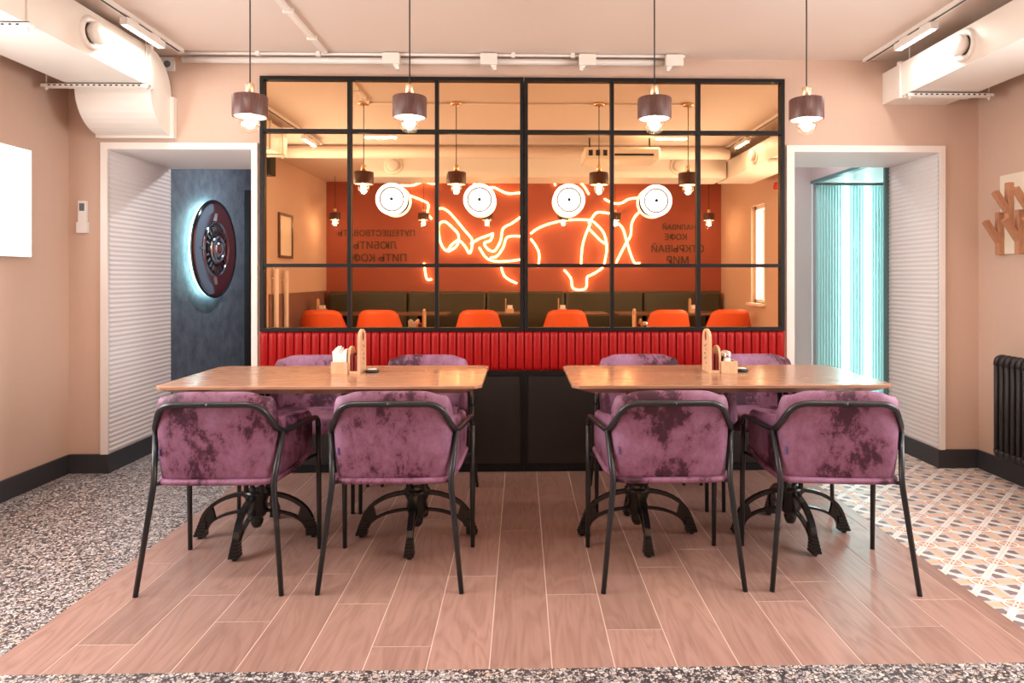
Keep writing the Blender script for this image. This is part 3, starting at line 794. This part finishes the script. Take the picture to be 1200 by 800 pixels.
for i, (x, w_) in enumerate(((-.80, 1), (-.20, 1), (.41, -1), (.95, -1))):
    t = thing('ceiling_sensor', 'small cream box on the pipe above the mirror, %s' % ['far left', 'second from left', 'second from right', 'far right'][i], 'sensor', (x, 4.25, 2.53), 0, 'boxes along the pipe')
    MB().cbox(-.052, .052, -.05, .0, .0, .072, .006).build('housing', M['duct'], t)
    MB().prism([(.01*w_, .0), (.045*w_, .0), (.048*w_, -.03), (.032*w_, -.03)], -.035, -.005, 'y').build('nozzle', M['duct'], t)
def track(label, x, y0, y1, lamps, sgn):
    t = thing('track_light', label, 'lamp', (x, 0, 0))
    r = MB().box(-.018, .018, y0, y1, ZC-.022, ZC).build('rail', M['white'], t)
    MB().box(-.007, .007, y0+.02, y1-.02, ZC-.0226, ZC-.0220).build('rail_slot', M['glass_dark'], r)
    for ya, yb in lamps:
        h = MB().box(-.020, .020, ya, yb, ZC-.072, ZC-.034).box(-.012, .012, ya+.04, ya+.12, ZC-.036, ZC-.02).box(-.012, .012, yb-.12, yb-.04, ZC-.036, ZC-.02).build('lamp_head', M['white'], t)
        MB().box(-.014, .014, ya+.012, yb-.012, ZC-.0735, ZC-.0715).build('light_strip', M['led'], h)
        area_light('track_glow', (0, (ya+yb)/2, ZC-.078), (0, 0, 0), .03, yb-ya-.03, 2.5, (1, .93, .86), t)
track('white ceiling track with LED bar beside the left duct', -2.07, 1.52, 4.20, [(3.60, 3.98), (1.7, 2.08)], 1)
track('white ceiling track with LED bar beside the right duct', 2.19, 1.05, 4.30, [(3.57, 3.93), (1.7, 2.06)], -1)
for x, lab in ((-1.35, 'left'), (1.45, 'right')):
    t = thing('ceiling_batten', 'short bright ceiling batten seen in the mirror at the %s' % lab, 'lamp', (x, 2.02, 0), 0, 'ceiling battens')
    MB().box(-.16, .16, -.02, .02, ZC-.04, ZC).build('body', M['white'], t)
    MB().box(-.15, .15, -.016, .016, ZC-.046, ZC-.04).build('light_strip', M['led'], t)
    area_light('batten_glow', (0, 0, ZC-.05), (0, 0, 0), .30, .04, 13, (1, .90, .80), t)

s = thing('power_socket', 'white power socket high on wall beside the left duct bend', 'socket', (-2.215, 4.33, 2.555))
MB().box(-.045, .045, -.012, 0, -.042, .042).build('plate', M['plastic'], s)
MB().lathe([(.020, -.013), (.022, -.0125), (.022, -.0115)], 20, axis='y').build('recess', M['grey_screen'], s)
s = thing('remote_control', 'white remote control in a wall holder left of the doorway', 'remote', (-2.735, 4.33, 1.60))
MB().box(-.032, .032, -.024, 0, -.102, -.035).build('holder', M['plastic'], s)
rm = MB().box(-.025, .025, -.018, -.002, -.09, .098).build('handset', M['plastic'], s)
MB().box(-.018, .014, -.0186, -.018, .035, .082).build('screen', M['grey_screen'], rm)

lb = thing('light_box', 'glowing white light box on the left wall', 'light box', (XL, 0, 0))
MB().box(0, .03, 3.35, 3.965, 1.335, 1.945).build('case', M['white'], lb)
MB().box(.030, .033, 3.355, 3.960, 1.340, 1.940).build('face', M['lightbox'], lb)
MB().box(.0332, .0334, 3.80, 3.84, 1.70, 1.72).box(.0332, .0334, 3.79, 3.825, 1.74, 1.75).build('green_print', M['print_green'], lb)
MB().box(.0332, .0334, 3.80, 3.85, 1.50, 1.515).build('pink_print', M['print_pink'], lb)

# chrome emblem on the slate wall
e = thing('round_emblem', 'round back-lit chrome emblem on the slate wall inside left doorway', 'sign', (-2.642, 5.84, 1.46))
R = .41
MB().lathe([(.0, .050), (.05, .052), (.20, .056), (.30, .060), (.375, .060), (R, .050), (R, .035), (.0, .035)], 56, axis='x').build('disc', M['chrome'], e)
MB().lathe([(R-.035, .030), (R-.015, .034), (R-.005, .026), (R-.015, .014), (R-.035, .014)], 56, axis='x', cap=False).build('back_light', M['halo'], e)
MB().lathe([(.02, -.0175), (.02, .035)], 12, axis='x').build('stand_off', M['iron'], e)
MB().lathe([(R-.012, .050), (R-.002, .060), (R+.006, .052), (R-.002, .044)], 56, axis='x', cap=False).build('outer_ring', M['iron'], e)
MB().lathe([(.215, .058), (.222, .070), (.230, .070), (.238, .058)], 48, axis='x', cap=False).build('inner_ring', M['chrome'], e)
MB().lathe([(.130, .056), (.214, .060), (.214, .061), (.130, .058)], 48, axis='x', cap=False).build('dark_band', M['iron'], e)
for k in range(22):
    a = 2*PI*k/22
    if abs(math.sin(a)) < .12: continue
    b = MB(); b.box(.060, .066, -.008, .008, .150, .198)
    o = b.build('raised_mark', M['chrome'], e); o.rotation_euler = (a+PI/2, 0, 0)
MB().lathe([(.125, .056), (.13, .075), (.10, .092), (.085, .085), (.080, .06)], 40, axis='x', cap=False).build('cup_ring', M['chrome'], e)
MB().lathe([(.082, .060), (.070, .095), (.04, .115), (.0, .122)], 32, axis='x').build('centre_dome', M['chrome'], e)
for k in range(4):
    o = MB().prism([(-.02, .235), (.02, .235), (0, .30)], .058, .072, 'x').build('point', M['chrome'], e); o.rotation_euler = (k*PI/2, 0, 0)

# unseen ceiling spots added to light the left and right passages
for x, y, pw, col, lab in ((-1.75, 5.95, 22, (.92, .95, 1), 'unseen round spotlight added in left passage ceiling'), (2.1, 5.5, 6, (1, .92, .90), 'unseen round spotlight added in right passage ceiling')):
    t = thing('added_ceiling_spot', lab, 'lamp', (x, y, 2.55))
    MB().lathe([(.05, 0), (.055, -.008), (.04, -.01)], 24, cap=False).build('ring', M['white'], t)
    MB().lathe([(.04, -.004), (.001, -.005)], 24, cap=False).build('lens', M['led'], t)
    area_light('added_spot_glow', (0, 0, -.02), (0, 0, 0), .08, .08, pw, col, t)

# coat hooks and radiator on the right wall
h = thing('coat_rack', 'cream coat rack board with branching wooden hooks on right wall', 'coat rack', (XR, 0, 0))
MB().box(-.018, 0, 3.30, 4.105, 1.362, 1.838).build('board', M['hookboard'], h)
def hook(y, z0, z1):
    b = MB()
    b.box(-.054, -.018, y-.018, y+.018, z0, z1)
    b.prism([(-.045, z0+.06), (-.045, z0+.115), (-.112, z0+.215), (-.134, z0+.195)], y-.0175, y+.0175, 'y')
    o = b.build('hook', M['hook'], h); bevel(o, .004); return o
for k in range(9): hook(4.085-.083*k, 1.355 if k % 2 == 0 else 1.525, 1.615 if k % 2 == 0 else 1.785)
r = thing('radiator', 'black column radiator on the right wall below the coat rack', 'radiator', (XR, 0, 0))
col = MB()
for xo in (-.045, -.115): col.tube([(xo, 0, .175), (xo, 0, .725)], .0135, 8)
col.tube(fillet([(-.045, 0, .70), (-.050, 0, .745), (-.110, 0, .745), (-.115, 0, .70)], .03, 4), .0165, 8).tube(fillet([(-.045, 0, .20), (-.050, 0, .158), (-.110, 0, .158), (-.115, 0, .20)], .03, 4), .0165, 8)
cm = col.mesh('radiator_column', M['radiator'])
for k in range(16): link('radiator_column', cm, r, (0, 4.0-.046*k, 0))
MB().tube([(-.08, 3.30, .715), (-.08, 4.0, .715)], .017, 8).tube([(-.08, 3.30, .185), (-.08, 4.0, .185)], .017, 8).build('header_pipe', M['radiator'], r)
for y in (3.5, 3.8): MB().box(-.04, 0, y-.01, y+.01, .60, .63).build('bracket', M['radiator'], r)

# ------------------------------------------------------------------ the rear of the room (seen in the mirror)
def lettering(label, lines):
    t = thing('wall_lettering', label, 'lettering', (0, YF, 0))
    for txt, x, z, size in lines:
        cu = bpy.data.curves.new('text_line', 'FONT'); cu.body = txt; cu.size = size; cu.align_x = 'CENTER'; cu.extrude = .0015
        tmp = bpy.data.objects.new('text_tmp', cu); C.objects.link(tmp)
        bpy.context.view_layer.update()
        me = bpy.data.meshes.new_from_object(tmp.evaluated_get(bpy.context.evaluated_depsgraph_get())); bpy.data.objects.remove(tmp)
        b = MB(); vv = [v.co.copy() for v in me.vertices]; ff = [tuple(p.vertices) for p in me.polygons]; bpy.data.meshes.remove(me)
        for dx, dy, dz in ((0, 0, 0), (.005, 0, .0002), (0, .004, .0004), (.005, .004, .0006)): b.add([(v.x+dx, v.y+dy, v.z+dz) for v in vv], ff)
        o = link('text_line', b.mesh('text_line', M['lettering']), t, (x, .004, z)); o.rotation_euler = (PI/2, 0, PI)
lettering('dark three-line lettering on the red wall, left in the mirror', [('ПУТЕШЕСТВОВАТЬ', -2.10, 1.82, .118), ('ЛЮБИТЬ', -2.12, 1.635, .145), ('ПИТЬ КОФЕ', -2.10, 1.45, .15)])
lettering('dark four-line lettering on the red wall, right in the mirror', [('НАЛИВАЙ', 2.32, 1.92, .10), ('КОФЕ', 2.27, 1.77, .12), ('ОТКРЫВАЙ', 2.30, 1.59, .14), ('МИР', 2.30, 1.42, .15)])
nm = thing('neon_map', 'warm neon outline of a world map on the red wall, seen in mirror', 'neon sign', (0, YF, 0))
lines = [
 [(470,218),(485,218),(497,214),(510,216),(518,211),(530,211),(552,213),(565,222),(578,220),(595,227),(611,226)],
 [(482,230),(495,235),(503,240),(502,250),(507,257)],
 [(514,245),(521,245),(530,252),(545,270),(554,282),(551,297),(545,288),(538,282),(530,287),(524,294),(517,284),(515,265),(522,260),(532,268),(538,276),(536,288),(526,295)],
 [(552,286),(562,280),(575,275),(578,274),(575,282),(568,285),(572,292),(580,294),(587,282),(590,268),(600,262),(611,254)],
 [(562,290),(570,302),(580,306),(595,306),(611,304)], [(611,277),(595,278),(590,290),(583,300),(575,302)],
 [(587,310),(592,324),(606,332)], [(498,308),(501,326),(507,327)],
 [(622,274),(630,268),(645,262),(665,258),(690,258),(700,264),(708,274),(711,288),(710,300),(707,312),(700,318),(693,322),(688,325),(686,338),(672,338),(669,326),(661,316)],
 [(622,280),(628,288),(632,298),(631,312)], [(692,262),(686,276),(682,292),(681,312)],
 [(651,218),(650,211),(660,209),(675,212),(684,218),(690,228)], [(708,233),(718,238),(728,238),(738,233),(752,232)],
 [(752,246),(744,254),(740,264),(739,276),(732,288),(722,308)], [(722,260),(730,268),(735,285),(743,307),(750,308)],
 [(690,262),(698,250),(706,249),(714,250)], [(690,268),(697,275),(704,282),(712,287)]]
KX = 9.97/800
def smooth_line(P, k=5):
    Q = [P[0]] + list(P) + [P[-1]]; out = []
    for a, b, c, d in zip(Q, Q[1:], Q[2:], Q[3:]):
        for j in range(k):
            t = j/k; out.append(tuple(.5*(2*b[i]+(c[i]-a[i])*t+(2*a[i]-5*b[i]+4*c[i]-d[i])*t*t+(3*b[i]-a[i]-3*c[i]+d[i])*t**3) for i in (0, 1)))
    out.append(P[-1]); return out
for ln in lines:
    MB().tube([((u-611)*KX, .05, 1.22+(325-v)*KX) for u, v in smooth_line(ln)], .013, 6).build('neon_tube', M['neon'], nm)

sofa_y = YF+.02
seat_labels = ['dark green bench sofa section by the window wall', 'dark green bench sofa section under the right lettering', 'dark green bench sofa section below the neon map', 'dark green bench sofa section under the left lettering', 'dark green bench sofa section in the wainscot corner']
for i in range(5):
    x0 = 1.76-1.13*i; t = thing('bench_sofa', seat_labels[i], 'sofa', (x0, sofa_y, 0), 0, 'bench sofas along red wall')
    MB().box(.01, 1.12, 0, .55, 0, .30).build('plinth', M['sofa'], t)
    bevel(MB().box(.005, 1.125, .14, .60, .30, .46).build('seat', M['sofa'], t), .03)
    bevel(MB().box(.005, 1.125, 0, .16, .46, 1.02).build('backrest', M['sofa'], t), .035)
tabs = [(-2.35, 'cafe table in the wainscot corner, seen in mirror'), (-1.35, 'cafe table beside the left lettering, seen in mirror'), (-.35, 'cafe table left of middle below the neon map'), (.75, 'cafe table right of middle below the neon map'), (1.65, 'cafe table under the right lettering'), (2.5, 'cafe table beside the slim window')]
t0 = None
for x, lab in tabs:
    if t0 is None:
        t0 = thing('cafe_table', lab, 'table', (x, -.50, 0), 0, 'rear cafe tables')
        bevel(MB().box(-.39, .39, -.32, .32, .725, .752).build('tabletop', M['dark_wood'], t0), .006)
        MB().lathe([(.03, .02), (.03, .725)], 14).build('column', M['iron'], t0)
        MB().lathe([(.20, 0), (.20, .012), (.05, .03), (.03, .05)], 24).build('base', M['iron'], t0)
    else: dup(t0, (x, -.50, 0), 0, lab)
def make_orange(lab):
    c = thing('orange_chair', lab, 'chair', (0, 0, 0), 0, 'orange chairs by the rear tables')
    b = MB(); cols, rows = 13, 7; vs_ = []
    for side in (0, 1):
        for j in range(rows):
            z = .45+.375*j/(rows-1)
            for i in range(cols):
                u = (i/(cols-1)*2-1); w = .33-.095*j/(rows-1)
                y = .20 - .18*abs(u)**2.4*(1-.45*j/(rows-1)) + .05*j/(rows-1)
                zz = z - (.055*abs(u)**6 if j > 0 else 0)*j/(rows-1)
                vs_.append((u*w, y - side*.022, zz))
    nq = cols*rows; fs = []
    for j in range(rows-1):
        for i in range(cols-1):
            a = j*cols+i; fs += [(a, a+1, a+cols+1, a+cols), (nq+a, nq+a+cols, nq+a+cols+1, nq+a+1)]
    edge = [i for i in range(cols)]+[j*cols+cols-1 for j in range(1, rows)]+[(rows-1)*cols+i for i in range(cols-2, -1, -1)]+[j*cols for j in range(rows-2, 0, -1)]
    for a, q in zip(edge, edge[1:]+edge[:1]): fs.append((a, q, nq+q, nq+a))
    b.add(vs_, fs, True); b.build('backrest', M['orange'], c)
    bevel(MB().box(-.24, .24, -.22, .20, .42, .47).build('seat', M['orange'], c), .02)
    for sx in (-1, 1):
        for sy in (-1, 1): MB().tube([(sx*.19, sy*.16, .43), (sx*.24, sy*.22, 0)], .012, 8).build('leg', M['tube'], c)
    return c
och = [(-2.45, 'orange chair in the wainscot corner, leftmost in the mirror'), (-1.76, 'orange chair second from left in the mirror'), (-.53, 'orange chair left of the mirror middle'),
       (.56, 'orange chair right of the mirror middle'), (1.83, 'orange chair second from right in the mirror'), (2.60, 'orange chair beside the slim window, rightmost in the mirror')]
oc = None
for x, lab in och:
    if oc is None: oc = make_orange(lab); oc.location = (x, .02, 0)
    else: dup(oc, (x, .02, 0), random.uniform(-.06, .06), lab)
# organisers on rear tables
for x, lab in ((-2.62, 'small birch napkin stand on the wainscot-corner table'), (-.15, 'small birch napkin stand on the table left of middle'), (.55, 'small birch napkin stand on the table right of middle'), (2.3, 'small birch napkin stand on the table by the slim window')):
    o = thing('napkin_stand', lab, 'organiser', (x, -.45, .7525))
    MB().prism(arch(.11, .19, .05, -.05), -.06, -.05, 'x').build('tall_board', M['holder'], o)
    MB().box(-.05, .05, -.045, .045, 0, .055).build('box', M['holder'], o)
    MB().box(-.035, .035, -.03, .03, .055, .10).build('napkins', M['paper'], o)
pf = thing('picture_frame', 'framed picture on the left wall, seen in the mirror', 'picture', (XL, 0, 0))
q = MB(); q.box(0, .025, .14, .17, 1.45, 1.98).box(0, .025, .58, .61, 1.45, 1.98).box(0, .025, .17, .58, 1.45, 1.48).box(0, .025, .17, .58, 1.95, 1.98); q.build('frame', M['dark_wood'], pf)
MB().box(0, .012, .17, .58, 1.48, 1.95).build('picture', M['hookboard'], pf)
for y, z, lab in ((.80, 1.32, 'pale riser pipe on the left wall nearer the mirror'), (.47, 1.30, 'pale riser pipe on the left wall under the picture')):
    t = thing('riser_pipe', lab, 'pipe', (XL+.05, y, 0))
    MB().tube([(0, 0, 0), (0, 0, z), ], .028, 12).build('pipe', M['ceiling'], t)
    MB().box(-.05, 0, -.012, .012, z-.12, z-.10).build('bracket', M['ceiling'], t)
ac = thing('air_conditioner', 'cream ceiling cassette air conditioner seen in the mirror', 'air conditioner', (.98, 1.82, 2.365))
bevel(MB().box(-.37, .37, -.22, .22, 0, .115).build('body', M['ac'], ac), .02)
for k in range(3): MB().box(-.33+.07*k, -.29+.07*k, .2202, .223, .03, .085).build('louvre', M['glass_dark'], ac)
MB().box(-.08, .30, .2202, .223, .03, .05).build('outlet', M['glass_dark'], ac)
for x in (-.3, .3): MB().tube([(x, 0, .115), (x, 0, ZC-2.365)], .008, 6).build('hanger', M['iron'], ac)
o = MB().lathe([(.0, 0), (.05, .0), (.055, .02), (.045, .07), (.0, .08)], 20, (XR-.09, 1.10, 2.20)).build('fire_sounder', M['fire']); tag(o, 'red alarm sounder under the right duct, seen in mirror', 'alarm')
sp = thing('loudspeaker', 'black wall loudspeaker beside the left duct end, seen in mirror', 'speaker', (XL+.20, 1.50, 2.38))
bevel(MB().box(-.07, .07, -.08, .08, -.11, .11).build('cabinet', M['black'], sp), .012)
MB().box(-.20, -.07, -.02, .02, -.02, .02).build('bracket', M['iron'], sp)
